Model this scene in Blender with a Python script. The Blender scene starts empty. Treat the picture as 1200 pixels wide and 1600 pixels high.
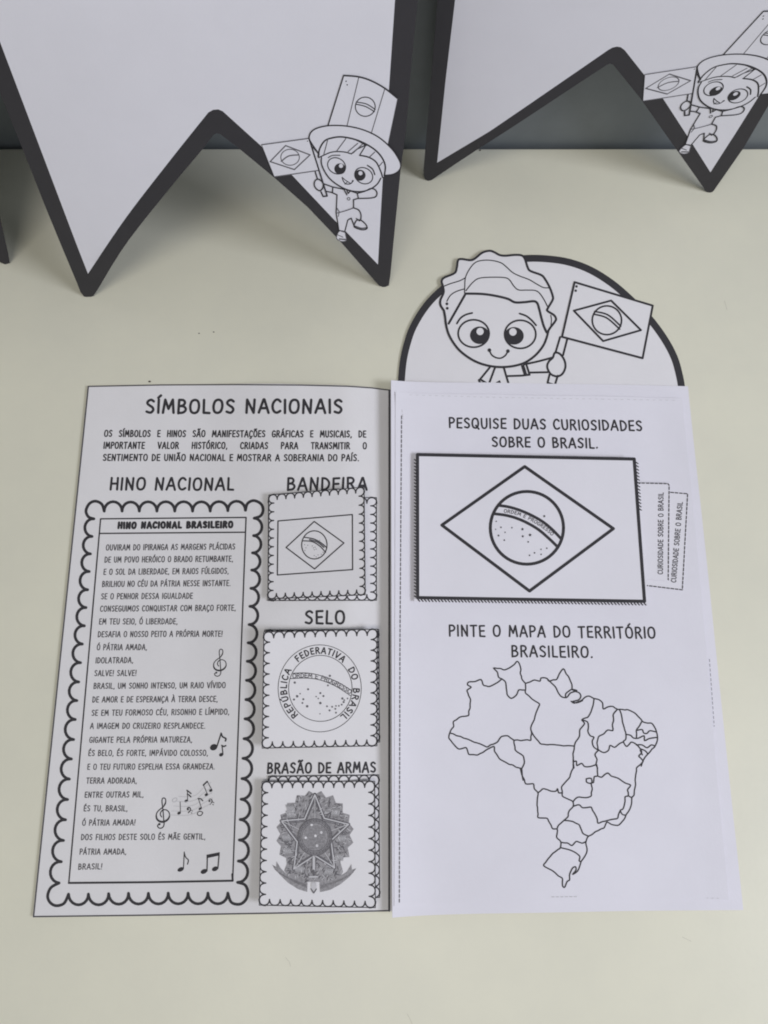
import bpy, bmesh, math, random
from mathutils import Vector, Matrix
from mathutils.geometry import tessellate_polygon

sc = bpy.context.scene
COL = sc.collection
R = math.radians
random.seed(7)

# ------------------------------------------------------------------ camera, light, exposure
CAM_H = 0.441                      # metres above the table top
PITCH = math.atan(1200 / 4700)     # tilt away from straight down
cam = bpy.data.objects.new("camera", bpy.data.cameras.new("camera"))
COL.objects.link(cam)
cam.location = (0, 0, CAM_H)
cam.rotation_euler = (PITCH, 0, 0)
cam.data.sensor_fit = 'HORIZONTAL'
cam.data.sensor_width = 36
cam.data.lens = 36
cam.data.clip_start = 0.01
cam.data.clip_end = 50
sc.camera = cam

world = bpy.data.worlds.new("World")
sc.world = world
world.use_nodes = True
bg = world.node_tree.nodes["Background"]
bg.inputs[0].default_value = (0.93, 0.97, 1.0, 1)
bg.inputs[1].default_value = 0.27


def area(name, loc, target, size, power, color):
    L = bpy.data.lights.new(name, 'AREA')
    L.shape = 'RECTANGLE'
    L.size, L.size_y = size
    L.energy = power
    L.color = color
    o = bpy.data.objects.new(name, L)
    COL.objects.link(o)
    o.location = loc
    o.rotation_euler = (Vector(target) - Vector(loc)).to_track_quat('-Z', 'Y').to_euler()
    return o


area("window_light", (1.60, -0.48, 1.35), (0.1, 0.15, 0.05), (0.8, 0.6), 31, (0.85, 0.88, 1.0))
area("ceiling_light", (-0.2, -0.75, 2.5), (0, 0.2, 0), (1.2, 0.6), 21, (1.0, 0.955, 0.885))

sc.view_settings.view_transform = 'Standard'
sc.view_settings.look = 'None'
sc.view_settings.exposure = -0.09
sc.view_settings.gamma = 1
sc.view_settings.use_curve_mapping = False
sc.cycles.filter_width = 1.9

# ------------------------------------------------------------------ materials


def mat(name, rgb, rough=0.6, spec=0.3, noise=0.0, nscale=60, bump=0.0, bscale=600, mott=None, thin=False):
    m = bpy.data.materials.new(name)
    m.use_nodes = True
    nt = m.node_tree
    b = nt.nodes["Principled BSDF"]
    b.inputs["Base Color"].default_value = (*rgb, 1)
    b.inputs["Roughness"].default_value = rough
    b.inputs["Specular IOR Level"].default_value = spec
    tc = nt.nodes.new("ShaderNodeTexCoord")
    if noise:
        n = nt.nodes.new("ShaderNodeTexNoise")
        n.inputs["Scale"].default_value = nscale
        n.inputs["Detail"].default_value = 6
        n.inputs["Roughness"].default_value = 0.65
        nt.links.new(tc.outputs["Object"], n.inputs["Vector"])
        r = nt.nodes.new("ShaderNodeValToRGB")
        c2 = mott or rgb
        r.color_ramp.elements[0].position = 0.3
        r.color_ramp.elements[1].position = 0.7
        r.color_ramp.elements[0].color = (*[max(0, c * (1 - noise)) for c in c2], 1)
        r.color_ramp.elements[1].color = (*[min(1, c * (1 + noise)) for c in rgb], 1)
        nt.links.new(n.outputs["Fac"], r.inputs["Fac"])
        nt.links.new(r.outputs["Color"], b.inputs["Base Color"])
    if bump:
        n2 = nt.nodes.new("ShaderNodeTexNoise")
        n2.inputs["Scale"].default_value = bscale
        n2.inputs["Detail"].default_value = 4
        nt.links.new(tc.outputs["Object"], n2.inputs["Vector"])
        bp = nt.nodes.new("ShaderNodeBump")
        bp.inputs["Strength"].default_value = bump
        bp.inputs["Distance"].default_value = 0.0006
        nt.links.new(n2.outputs["Fac"], bp.inputs["Height"])
        nt.links.new(bp.outputs["Normal"], b.inputs["Normal"])
    return m


M = {
    'paper': mat("white_paper", (0.695, 0.68, 0.685), 0.75, 0.2, 0.02, 40, 0.10, 900),
    'paper_right': mat("cool_lit_white_paper", (0.71, 0.695, 0.75), 0.72, 0.22, 0.02, 30, 0.10, 900),  # white paper with the cool light of the right side mixed into its colour
    'flap': mat("flap_paper", (0.715, 0.70, 0.715), 0.7, 0.22, 0.015, 40, 0.08, 900),
    'flap_right': mat("flag_flap_paper", (0.715, 0.70, 0.745), 0.7, 0.22, 0.015, 40, 0.08, 900),  # carries the same cool light tint as the right page
    'card_print': mat("pennant_paper", (0.72, 0.71, 0.76), 0.62, 0.3, 0.015, 30, 0.06, 900),
    'black': mat("black_print", (0.035, 0.033, 0.037), 0.55, 0.35, 0.06, 50, 0.06, 700),
    'ink': mat("printer_ink", (0.036, 0.034, 0.038), 0.6, 0.25),
    'soft_ink': mat("thin_printer_ink", (0.075, 0.071, 0.078), 0.6, 0.25),
    'grey_ink': mat("grey_printer_ink", (0.29, 0.28, 0.29), 0.65, 0.2, 0.3, 900),
    'dark_grey_ink': mat("dark_grey_printer_ink", (0.13, 0.125, 0.135), 0.65, 0.2),
    'pale_ink': mat("pale_grey_printer_ink", (0.53, 0.52, 0.535), 0.65, 0.2),
    'table': mat("cream_laminate", (0.69, 0.672, 0.545), 0.42, 0.4, 0.03, 9, 0.07, 350, (0.67, 0.655, 0.542)),
    'wall': mat("grey_wall_paint", (0.19, 0.21, 0.222), 0.5, 0.4, 0.10, 16, 0.12, 240),
    'crumb': mat("brown_crumb", (0.10, 0.085, 0.07), 0.8, 0.2),
    'scratch': mat("table_scratch", (0.50, 0.48, 0.40), 0.6, 0.2),
}

# ------------------------------------------------------------------ geometry of the place
CP, SP = math.cos(PITCH), math.sin(PITCH)
EYE = Vector((0, 0, CAM_H))
FWD, UPV = Vector((0, SP, -CP)), Vector((0, CP, SP))


def ray(x, y):
    return FWD + Vector((1, 0, 0)) * ((x - 600) / 1200) - UPV * ((y - 800) / 1200)


class Surf:
    """A sheet in space: a plane O,U,V,N with a height h(u,v) over it."""
    def __init__(s, O=(0, 0, 0), U=(1, 0, 0), V=(0, 1, 0), h=None):
        s.O, s.U, s.V = Vector(O), Vector(U), Vector(V)
        s.N = s.U.cross(s.V).normalized()
        s.h = h or (lambda u, v: 0.0)

    def uv(s, x, y, d=0.0):
        D = ray(x, y)
        k = 0.0
        for _ in range(6):
            t = ((s.O + s.N * (k + d) - EYE).dot(s.N)) / D.dot(s.N)
            P = EYE + D * t - s.O
            u, v = P.dot(s.U), P.dot(s.V)
            k = s.h(u, v)
        return u, v

    def at(s, u, v, d=0.0):
        return s.O + s.U * u + s.V * v + s.N * (s.h(u, v) + d)

    def px(s, x, y, d=0.0):
        u, v = s.uv(x, y, d)
        return s.at(u, v, d)


def zt(x, y):
    return Surf().px(x, y)


def link(name, me, m, parent=None, origin=None):
    o = bpy.data.objects.new(name, me)
    COL.objects.link(o)
    if m:
        me.materials.append(m)
    if parent is not None:
        o.parent = parent
    elif origin is not None:
        o.location = origin
    return o


def tag(o, label=None, cat=None, group=None, kind=None):
    for k, v in (('label', label), ('category', cat), ('group', group), ('kind', kind)):
        if v:
            o[k] = v
    return o


def root(name, loc, label, cat, group=None):
    o = bpy.data.objects.new(name, None)
    o.empty_display_size = 0.02
    COL.objects.link(o)
    o.location = loc
    return tag(o, label, cat, group)


def base_of(o):
    p = Vector((0, 0, 0))
    while o is not None:
        p += o.location
        o = o.parent
    return p


def sheet(name, surf, outline_uv, m, parent, d=0.0, thick=0.0003, grid=0.012, origin=None, mp=None):
    """A sheet of paper with real thickness: outline cut by a grid, then laid on the surface."""
    bm = bmesh.new()
    vs = [bm.verts.new((u, v, 0)) for u, v in outline_uv]
    for a, b, c in tessellate_polygon([[Vector((u, v, 0)) for u, v in outline_uv]]):
        try:
            bm.faces.new((vs[a], vs[b], vs[c]))
        except ValueError:
            pass
    us = [p[0] for p in outline_uv]
    vv = [p[1] for p in outline_uv]
    for axis, lo, hi in ((0, min(us), max(us)), (1, min(vv), max(vv))):
        g = grid[axis] if isinstance(grid, tuple) else grid
        k = lo + g
        while k < hi:
            co, no = [0, 0, 0], [0, 0, 0]
            co[axis], no[axis] = k, 1
            bmesh.ops.bisect_plane(bm, geom=bm.verts[:] + bm.edges[:] + bm.faces[:], plane_co=co, plane_no=no, dist=1e-6)
            k += g
    bmesh.ops.recalc_face_normals(bm, faces=bm.faces[:])
    for f in bm.faces:
        f.normal_update()
        if f.normal.z < 0:
            f.normal_flip()
        f.smooth = True
    org = base_of(parent) if parent is not None else Vector(origin or (0, 0, 0))
    for v in bm.verts:
        v.co = (mp(v.co.x, v.co.y, d) if mp else surf.at(v.co.x, v.co.y, d)) - org
    for e in bm.edges:
        if e.is_boundary:
            e.smooth = False
    me = bpy.data.meshes.new(name)
    bm.to_mesh(me)
    bm.free()
    o = link(name, me, m, parent, org)
    s = o.modifiers.new("thickness", 'SOLIDIFY')
    s.thickness = thick
    s.offset = -1
    return o


def spline(pts, closed=False, n=7):
    """Catmull-Rom through the points."""
    out = []
    N = len(pts)
    for i in range(N if closed else N - 1):
        if closed:
            p0, p1, p2, p3 = (pts[(i + k) % N] for k in (-1, 0, 1, 2))
        else:
            p0, p1, p2, p3 = pts[max(0, i - 1)], pts[i], pts[i + 1], pts[min(N - 1, i + 2)]
        for k in range(n):
            t = k / n
            out.append(tuple(0.5 * ((2 * p1[j]) + (-p0[j] + p2[j]) * t + (2 * p0[j] - 5 * p1[j] + 4 * p2[j] - p3[j]) * t * t
                                    + (-p0[j] + 3 * p1[j] - 3 * p2[j] + p3[j]) * t ** 3) for j in (0, 1)))
    if not closed:
        out.append(tuple(pts[-1][:2]))
    return out


def ell(cx, cy, rx, ry, a0=0, a1=360, n=40, rot=0):
    c, s = math.cos(R(rot)), math.sin(R(rot))
    out = []
    for i in range(n + (0 if a1 - a0 == 360 else 1)):
        a = R(a0 + (a1 - a0) * i / n)
        x, y = rx * math.cos(a), ry * math.sin(a)
        out.append((cx + x * c - y * s, cy + x * s + y * c))
    return out


class Ink:
    """Print lying on a sheet: flat strokes and fills given in drawing coordinates."""
    def __init__(s, mp, d=0.00012, heavy=1.0):
        s.heavy = heavy
        s.mp, s.d, s.v, s.f, s.k = mp, d, [], [], 0

    def _d(s):
        s.k += 1
        return s.d + (s.k % 9) * 0.000006

    def poly(s, pts):
        d = s._d()
        b = len(s.v)
        s.v += [s.mp(x, y, d) for x, y in pts]
        for t in tessellate_polygon([[Vector((x, y, 0)) for x, y in pts]]):
            s.f.append(tuple(b + i for i in t))

    def dot(s, x, y, r, ry=None, n=10, rot=0):
        s.poly(ell(x, y, r, ry or r, n=n, rot=rot))

    def line(s, pts, w, closed=False, step=9.0, taper=False):
        # split at sharp corners, resample the rest
        pts = [tuple(p[:2]) for p in pts]
        q = [pts[0]]
        for p in pts[1:]:
            if math.dist(p, q[-1]) > 1e-4:
                q.append(p)
        pts = q
        if closed and math.dist(pts[0], pts[-1]) > 1e-4:
            pts = pts + [pts[0]]
        if len(pts) < 2:
            return
        runs, cur = [], [pts[0]]
        for i in range(1, len(pts)):
            a, b = cur[-1], pts[i]
            L = math.dist(a, b)
            n = max(1, int(L / step))
            for k in range(1, n + 1):
                cur.append((a[0] + (b[0] - a[0]) * k / n, a[1] + (b[1] - a[1]) * k / n))
            if i < len(pts) - 1:
                c = pts[i + 1]
                d1 = math.atan2(b[1] - a[1], b[0] - a[0])
                d2 = math.atan2(c[1] - b[1], c[0] - b[0])
                t = abs((d2 - d1 + math.pi) % (2 * math.pi) - math.pi)
                if t > 0.7:
                    runs.append(cur)
                    cur = [b]
        runs.append(cur)
        for r in runs:
            s._ribbon(r, w, taper)

    def curve(s, pts, w, closed=False, n=7, taper=False):
        s.line(spline(pts, closed, n), w, closed, taper=taper)

    def _ribbon(s, p, w, taper):
        w *= 1.12 * s.heavy
        d = s._d()
        n = len(p)
        b = len(s.v)
        L, Rr = [], []
        for i in range(n):
            a, c = p[max(0, i - 1)], p[min(n - 1, i + 1)]
            tx, ty = c[0] - a[0], c[1] - a[1]
            l = math.hypot(tx, ty) or 1
            h = w / 2
            if taper:
                h *= max(0.25, math.sin(math.pi * (i + 0.35) / (n - 0.3)))
            nx, ny = -ty / l * h, tx / l * h
            L.append((p[i][0] + nx, p[i][1] + ny))
            Rr.append((p[i][0] - nx, p[i][1] - ny))
        for i in range(n):
            s.v.append(s.mp(*L[i], d))
            s.v.append(s.mp(*Rr[i], d))
        for i in range(n - 1):
            k = b + 2 * i
            s.f.append((k, k + 1, k + 3, k + 2))
        if not taper:
            for e, o_, sgn in ((p[0], p[1], 1), (p[-1], p[-2], 1)):
                a0 = math.atan2(e[1] - o_[1], e[0] - o_[0])
                b = len(s.v)
                for k in range(6):
                    a = a0 - math.pi / 2 + math.pi * k / 5
                    s.v.append(s.mp(e[0] + math.cos(a) * w / 2, e[1] + math.sin(a) * w / 2, d))
                s.f.append(tuple(range(b, b + 6)))

    def build(s, name, m, parent, label=None):
        me = bpy.data.meshes.new(name)
        org = base_of(parent)
        me.from_pydata([v - org for v in s.v], [], s.f)
        me.update()
        o = link(name, me, m, parent)
        if label:
            o['label'] = label
        return o


def Z(x0, y0, s):
    """Coordinates measured on an enlargement of the drawing -> drawing coordinates."""
    return lambda *pts: [(x0 + x / s, y0 + y / s) for x, y in pts]


# ------------------------------------------------------------------ a hand-lettered capital alphabet
G = {
    'A': (.64, [('l', (0, 0), (.31, 1), (.36, 1), (.64, -.02)), ('l', (.13, .33), (.52, .34))]),
    'B': (.54, [('l', (.05, -.02), (.05, 1)), ('c', (.05, 1), (.33, .98), (.44, .78), (.32, .58), (.08, .53)), ('c', (.08, .53), (.38, .5), (.53, .28), (.38, .05), (.05, 0))]),
    'C': (.54, [('c', (.53, .84), (.38, .99), (.2, .95), (.05, .7), (.02, .4), (.12, .1), (.32, 0), (.53, .13))]),
    'D': (.58, [('l', (.05, 0), (.05, 1)), ('c', (.05, 1), (.3, .95), (.5, .74), (.56, .48), (.47, .2), (.27, .03), (.05, 0))]),
    'E': (.47, [('l', (.47, 1), (.05, .98), (.05, .02), (.47, 0)), ('l', (.05, .5), (.42, .52))]),
    'F': (.45, [('l', (.46, 1), (.05, .98), (.05, -.02)), ('l', (.05, .5), (.4, .51))]),
    'G': (.58, [('c', (.54, .84), (.38, .99), (.2, .95), (.05, .7), (.02, .4), (.12, .1), (.32, 0), (.55, .12)), ('l', (.55, .12), (.56, .46), (.32, .45))]),
    'H': (.56, [('l', (.04, 0), (.05, 1)), ('l', (.52, 1), (.53, 0)), ('l', (.05, .5), (.52, .52))]),
    'I': (.10, [('l', (.05, 0), (.05, 1))]),
    'L': (.42, [('l', (.05, 1), (.05, .02), (.43, 0))]),
    'M': (.74, [('l', (.02, 0), (.12, 1), (.37, .3), (.62, 1), (.72, 0))]),
    'N': (.6, [('l', (.05, 0), (.06, 1), (.52, 0), (.55, 1))]),
    'O': (.62, [('o', (.31, 1), (.1, .88), (.02, .5), (.1, .12), (.31, 0), (.52, .12), (.6, .5), (.52, .88))]),
    'P': (.5, [('l', (.05, 0), (.05, 1)), ('c', (.05, 1), (.36, .98), (.5, .76), (.38, .53), (.06, .45))]),
    'Q': (.64, [('o', (.31, 1), (.1, .88), (.02, .5), (.1, .12), (.31, 0), (.52, .12), (.6, .5), (.52, .88)), ('l', (.36, .26), (.64, -.1))]),
    'R': (.56, [('l', (.05, -.02), (.05, 1)), ('c', (.05, 1), (.36, .98), (.48, .77), (.36, .56), (.07, .5)), ('l', (.26, .52), (.56, -.02))]),
    'S': (.5, [('c', (.47, .88), (.3, 1), (.1, .9), (.06, .72), (.22, .56), (.4, .42), (.46, .22), (.3, .02), (.03, .1))]),
    'T': (.54, [('l', (0, .98), (.54, 1)), ('l', (.27, .98), (.27, -.02))]),
    'U': (.56, [('c', (.03, 1), (.04, .4), (.12, .08), (.29, 0), (.46, .1), (.53, .4), (.53, 1))]),
    'V': (.6, [('l', (0, 1), (.29, 0), (.33, 0), (.6, 1))]),
    'Z': (.5, [('l', (.02, 1), (.48, .98), (.02, .02), (.5, 0))]),
    '.': (.12, [('l', (.05, 0), (.07, .03))]),
    ',': (.12, [('l', (.09, .05), (.03, -.14))]),
    '!': (.14, [('l', (.09, 1), (.06, .32)), ('l', (.05, 0), (.06, .03))]),
    ' ': (.30, []),
}
ACC = {'Á': 'A/', 'À': 'A`', 'Ã': 'A~', 'É': 'E/', 'Ê': 'E^', 'Í': 'I/', 'Ó': 'O/', 'Ô': 'O^', 'Õ': 'O~', 'Ú': 'U/', 'Ç': 'C,'}


def glyph(ch):
    if ch in ACC:
        b, a = ACC[ch]
        w, st = G[b]
        m = w / 2
        extra = {'/': [('l', (m - .04, 1.14), (m + .13, 1.32))], '`': [('l', (m - .13, 1.32), (m + .04, 1.14))],
                 '^': [('l', (m - .15, 1.14), (m, 1.3), (m + .15, 1.14))],
                 '~': [('c', (m - .2, 1.14), (m - .1, 1.26), (m + .06, 1.17), (m + .2, 1.28))],
                 ',': [('c', (m, 0), (m + .1, -.12), (m, -.24), (m - .12, -.22))]}[a]
        return w, st + extra
    return G[ch]


VPX, VPY = 608.0, -3900.0    # where the page's upright lines meet on the photograph


def text(ink, s, p0, p1, cap, w, gap=.17, justify=False, narrow=1.0, up=None, jit=0.012):
    """Lay a line of capitals from p0 to p1 (baseline ends, in photograph coordinates of the sheet)."""
    L = math.dist(p0, p1)
    bx, by = (p1[0] - p0[0]) / L, (p1[1] - p0[1]) / L
    gl = [glyph(c) for c in s]
    if justify:
        nat = sum(g[0] * narrow + gap for g in gl) * cap - gap * cap
        extra = (L - nat) / max(1, s.count(' '))
        sx = narrow
    else:
        tot = sum(g[0] for g in gl) + gap * (len(gl) - 1)
        extra, sx = 0, L / (tot * cap)
        gap *= sx
    x = 0.0
    for ch, (gw, st) in zip(s, gl):
        jy, jr = random.uniform(-jit, jit) * cap, random.uniform(-jit, jit) * 2
        for kind, *pts in st:
            out = []
            for (a, b) in pts:
                lx, ly = x + (a * sx + jr * (b - .5)) * cap, b * cap + jy
                ox, oy = p0[0] + bx * lx, p0[1] + by * lx
                if up:
                    ux, uy = up
                else:
                    ux, uy = VPX - ox, VPY - oy
                    l = math.hypot(ux, uy)
                    ux, uy = ux / l, uy / l
                out.append((ox + ux * ly, oy + uy * ly))
            if kind == 'l':
                ink.line(out, w)
            else:
                ink.curve(out, w, closed=(kind == 'o'), n=4)
        x += (gw * sx + gap) * cap + (extra if ch == ' ' else 0)


def text_on_path(ink, s, path, cap, w, gap=.2):
    """Letters along a curve (points in drawing coordinates), fitted to its length; y grows downwards."""
    seg = [0]
    for a, b in zip(path, path[1:]):
        seg.append(seg[-1] + math.dist(a, b))
    gl = [glyph(c) for c in s]
    tot = sum(g[0] for g in gl) + gap * (len(gl) - 1)
    sx = seg[-1] / (tot * cap)

    def pt(l):
        l = min(max(l, 0), seg[-1])
        for i in range(len(seg) - 1):
            if l <= seg[i + 1] or i == len(seg) - 2:
                t = (l - seg[i]) / (seg[i + 1] - seg[i])
                a, b = path[i], path[i + 1]
                dx, dy = b[0] - a[0], b[1] - a[1]
                k = math.hypot(dx, dy)
                return a[0] + dx * t, a[1] + dy * t, dx / k, dy / k
    x = 0
    for gw, st in gl:
        cx, cy, tx, ty = pt((x + gw / 2) * sx * cap)
        for kind, *pts in st:
            out = [(cx + tx * (a - gw / 2) * sx * cap + ty * b * cap, cy + ty * (a - gw / 2) * sx * cap - tx * b * cap) for a, b in pts]
            ink.line(out, w) if kind == 'l' else ink.curve(out, w, closed=(kind == 'o'), n=4)
        x += gw + gap


# ------------------------------------------------------------------ table and wall
WALL_Y = zt(600, 229).y


def box_mesh(name, lo, hi, bev=0.0):
    bm = bmesh.new()
    bmesh.ops.create_cube(bm, size=1)
    for v in bm.verts:
        v.co = Vector([lo[i] + (v.co[i] + .5) * (hi[i] - lo[i]) for i in range(3)])
    if bev:
        bmesh.ops.bevel(bm, geom=bm.edges[:], offset=bev, segments=3, affect='EDGES', profile=0.5)
    for f in bm.faces:
        f.smooth = True
    me = bpy.data.meshes.new(name)
    bm.to_mesh(me)
    bm.free()
    return me


t = link("table", box_mesh("table", (-0.75, -0.50, -0.028), (0.75, WALL_Y - 0.0012, 0), 0.0016), M['table'])
tag(t, "pale cream laminate table top under the papers", "table")
w_ = link("wall", box_mesh("wall", (-1.0, WALL_Y + 0.0016, -0.2), (1.0, WALL_Y + 0.12, 0.62), 0.004), M['wall'])
tag(w_, "dark blue-grey painted wall behind the far edge of the table", "wall")

for pts in (((446, 1496), (452, 1503), (454, 1510)), ((1066, 1464), (1074, 1468), (1080, 1471)), ((636, 1584), (641, 1593), (644, 1600)), ((1132, 470), (1136, 484))):
    k = Ink(Surf().px, .00003)
    k.line(pts, .55)
    k.build("scratch", M['scratch'], t)

# ------------------------------------------------------------------ the open booklet


def sstep(a, b, x):
    k = min(1, max(0, (x - a) / (b - a)))
    return k * k * (3 - 2 * k)


def h_left(u, v):
    r = 0.0009 + 0.0058 * sstep(-.12, -.05, u) * (1 - sstep(-.026, .003, u))
    return r + 0.0007 * math.sin(v * 23 + 1) * sstep(-.18, -.1, u) * (1 - sstep(-.02, .0, u)) + 0.0006 * (1 - sstep(-.187, -.15, u))


def h_right(u, v):
    x = max(0, u - 0.004)
    return 0.0020 + 0.0058 * math.exp(-x / 0.020) + 0.0012 * sstep(.12, .19, u) * (0.5 + 0.5 * math.sin(v * 17 + 2.0)) \
        + 0.0008 * math.sin(u * 26 + v * 9) + 0.0004 * math.sin(u * 47 - v * 31 + 1.2)


S_left = Surf(h=h_left)
S_right = Surf(h=h_right)
S_top = Surf(h=lambda u, v: h_right(u, v) + 0.0004 + 0.0003 * sstep(.01, .05, u) + 0.0009 * sstep(.165, .19, u) + 0.0008 * sstep(.175, .195, v))
S_arch = Surf(h=lambda u, v: 0.0008 + 0.0012 * sstep(.20, .285, v))

bk = root("booklet", zt(610, 1010), "open white booklet of printed sheets with a round-topped panel showing a child with a flag", "booklet", None)

# left page
pl = [(137, 603), (250, 600.5), (370, 599.8), (470, 600.6), (543, 602.5), (580, 605), (608, 608.5), (618, 609.5), (618, 1010), (617, 1423.5), (606.5, 1424),
      (420, 1428), (235, 1431), (51, 1433.5)]
left = sheet("left_page", S_left, [S_left.uv(*p) for p in pl], M['paper'], bk, grid=(0.004, 0.012))
left['label'] = "left page with a hymn in a scalloped frame and three stamp flaps"


def page_ink(surf):
    return Ink(surf.px)


k = page_ink(S_left)
k.line([(137.5, 603.8), (250, 601.5), (370, 600.9), (470, 601.7), (543, 603.5), (580, 606), (608, 609.5)], 1.7)
k.line([(138, 604), (52.4, 1432.5)], 1.9)
k.line([(52.4, 1432.3), (235, 1430), (420, 1427), (608, 1423)], 1.9)
k.line([(608.6, 610), (608.3, 1010), (608.2, 1423)], 3.0)  # printed border at the spine, widened to paint in the dark spine shadow
k.build("page_outline", M['soft_ink'], left)

z4 = Z(110, 590, 2.3077)
for args in (("SÍMBOLOS NACIONAIS", (228, 645), (534, 645), 20.5, 3.6), ("HINO NACIONAL", (172, 765), (364, 765.5), 18.2, 3.15),
             ("BANDEIRA", (449, 765.5), (573, 764.8), 18.2, 3.15), ("SELO", (477, 974), (538, 974), 19.5, 3.2), ("BRASÃO DE ARMAS", (418, 1208), (586.5, 1206.5), 15.2, 2.7)):
    k = page_ink(S_left)
    text(k, *args, gap=.25, jit=.02)
    k.build("heading_lettering", M['ink'], left)

k = page_ink(S_left)
text(k, "OS SÍMBOLOS E HINOS SÃO MANIFESTAÇÕES GRÁFICAS E MUSICAIS, DE", (163, 682), (571.5, 683), 9.6, 1.72, justify=True, narrow=.86, gap=.225)
text(k, "IMPORTANTE VALOR HISTÓRICO, CRIADAS PARA TRANSMITIR O", (162, 700.5), (572.5, 701.3), 9.6, 1.72, justify=True, narrow=.86, gap=.225)
text(k, "SENTIMENTO DE UNIÃO NACIONAL E MOSTRAR A SOBERANIA DO PAÍS.", (161, 719.5), (560.5, 720), 9.6, 1.72, gap=.25)
k.build("paragraph_lettering", M['ink'], left)

zl = Z(40, 760, 3.158)
zm = Z(40, 1090, 3.158)
k = page_ink(S_left)
text(k, "HINO NACIONAL BRASILEIRO", *zl((457, 206), (1020, 202)), 8.8, 3.1, gap=.36, jit=.03)
k.build("hymn_title_lettering", M['ink'], left)

LY = [("OUVIRAM DO IPIRANGA AS MARGENS PLÁCIDAS", 397, 315, 1032, 310), ("DE UM POVO HERÓICO O BRADO RETUMBANTE,", 390, 375, 1022, 370),
      ("E O SOL DA LIBERDADE, EM RAIOS FÚLGIDOS,", 385, 435, 1000, 430), ("BRILHOU NO CÉU DA PÁTRIA NESSE INSTANTE.", 378, 495, 1010, 490),
      ("SE O PENHOR DESSA IGUALDADE", 373, 556, 823, 553), ("CONSEGUIMOS CONQUISTAR COM BRAÇO FORTE,", 368, 617, 1035, 612),
      ("EM TEU SEIO, Ó LIBERDADE,", 363, 680, 748, 679), ("DESAFIA O NOSSO PEITO A PRÓPRIA MORTE!", 357, 743, 970, 740),
      ("Ó PÁTRIA AMADA,", 352, 807, 597, 806), ("IDOLATRADA,", 346, 872, 529, 870), ("SALVE! SALVE!", 340, 935, 545, 934),
      ("BRASIL, UM SONHO INTENSO, UM RAIO VÍVIDO", 336, 998, 985, 994), ("DE AMOR E DE ESPERANÇA À TERRA DESCE,", 330, 1065, 946, 1062),
      ("SE EM TEU FORMOSO CÉU, RISONHO E LÍMPIDO,", 326, 1131, 1003, 1125)]
LZ = [("A IMAGEM DO CRUZEIRO RESPLANDECE.", 319, 153, 885, 152), ("GIGANTE PELA PRÓPRIA NATUREZA,", 315, 222, 820, 220),
      ("ÉS BELO, ÉS FORTE, IMPÁVIDO COLOSSO,", 310, 287, 898, 286), ("E O TEU FUTURO ESPELHA ESSA GRANDEZA.", 305, 355, 932, 353),
      ("TERRA ADORADA,", 300, 423, 547, 423), ("ENTRE OUTRAS MIL,", 292, 493, 580, 491), ("ÉS TU, BRASIL,", 287, 560, 501, 560),
      ("Ó PÁTRIA AMADA!", 280, 631, 540, 629), ("DOS FILHOS DESTE SOLO ÉS MÃE GENTIL,", 274, 702, 885, 699),
      ("PÁTRIA AMADA,", 267, 774, 495, 773), ("BRASIL!", 260, 848, 376, 846)]
k = page_ink(S_left)
for zz, rows in ((zl, LY), (zm, LZ)):
    for s, x0, y0, x1, y1 in rows:
        a, b = zz((x0, y0), (x1, y1))
        text(k, s, a, b, 8.5, 1.22, gap=.25, jit=.006)
k.build("hymn_lettering", M['soft_ink'], left)

# hymn frame: scalloped border and double box
k = page_ink(S_left)


def lobe(p, q, depth, n=10):
    dx, dy = q[0] - p[0], q[1] - p[1]
    L = math.hypot(dx, dy)
    nx, ny = dy / L, -dx / L
    out = []
    for i in range(n + 1):
        a = math.pi * i / n
        f = (1 - math.cos(a)) / 2
        out.append((p[0] + dx * f + nx * depth * L * math.sin(a), p[1] + dy * f + ny * depth * L * math.sin(a)))
    return out


top = zl(*[(x, 122) for x in (388, 476, 561, 648, 736, 824, 911)], (998, 120), (1085, 118))
right_ = zl((1128, 157), (1125, 243), (1120, 328), (1116, 413), (1112, 503), (1107, 592), (1103, 682), (1098, 772), (1094, 863), (1090, 957), (1087, 1052)) \
    + zm((1083, 105), (1078, 203), (1073, 300), (1068, 400), (1064, 502), (1059, 602), (1055, 703), (1050, 807), (1046, 912))
lefts = zl((337, 160), (328, 247), (320, 333), (314, 420), (306, 510), (298, 598), (290, 688), (280, 778), (271, 870), (262, 965), (253, 1057)) \
    + zm((245, 108), (237, 207), (226, 303), (216, 402), (207, 503), (197, 603), (187, 705), (176, 810), (165, 915))
bots = zm((212, 970), (310, 970), (410, 968), (508, 966), (606, 966), (704, 965), (802, 965), (900, 965), (998, 965))
for run, dep in ((top, .53), (right_, .46), (lefts[::-1], .46), (bots[::-1], .54)):
    for a, b in zip(run, run[1:]):
        k.line(lobe(a, b, dep), 4.0)
for c in (zl((388, 122), (376, 88), (345, 73), (315, 85), (298, 120), (310, 150), (337, 160)),
          zl((1085, 118), (1095, 85), (1125, 70), (1160, 85), (1172, 115), (1160, 145), (1128, 157)),
          zm((165, 915), (125, 938), (109, 978), (120, 1010), (150, 1027), (190, 1015), (212, 970)),
          zm((1046, 912), (1083, 925), (1097, 962), (1085, 1000), (1055, 1020), (1015, 1010), (998, 965))):
    k.curve(c, 4.0)
k.build("scalloped_frame", M['ink'], left)
k = page_ink(S_left)
A, B, C_, D = (157.2, 810.7), (384.5, 808.5), (363.6, 1376.2), (107.5, 1379.7)
k.line([A, B, C_, D], 1.9, closed=True)
k.line([D, (235, 1378.5), C_], 2.8)
k.line([(363, 1366), C_], 2.8)
k.line([(155.8, 833.5), (383.7, 831.6)], 1.9)
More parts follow.
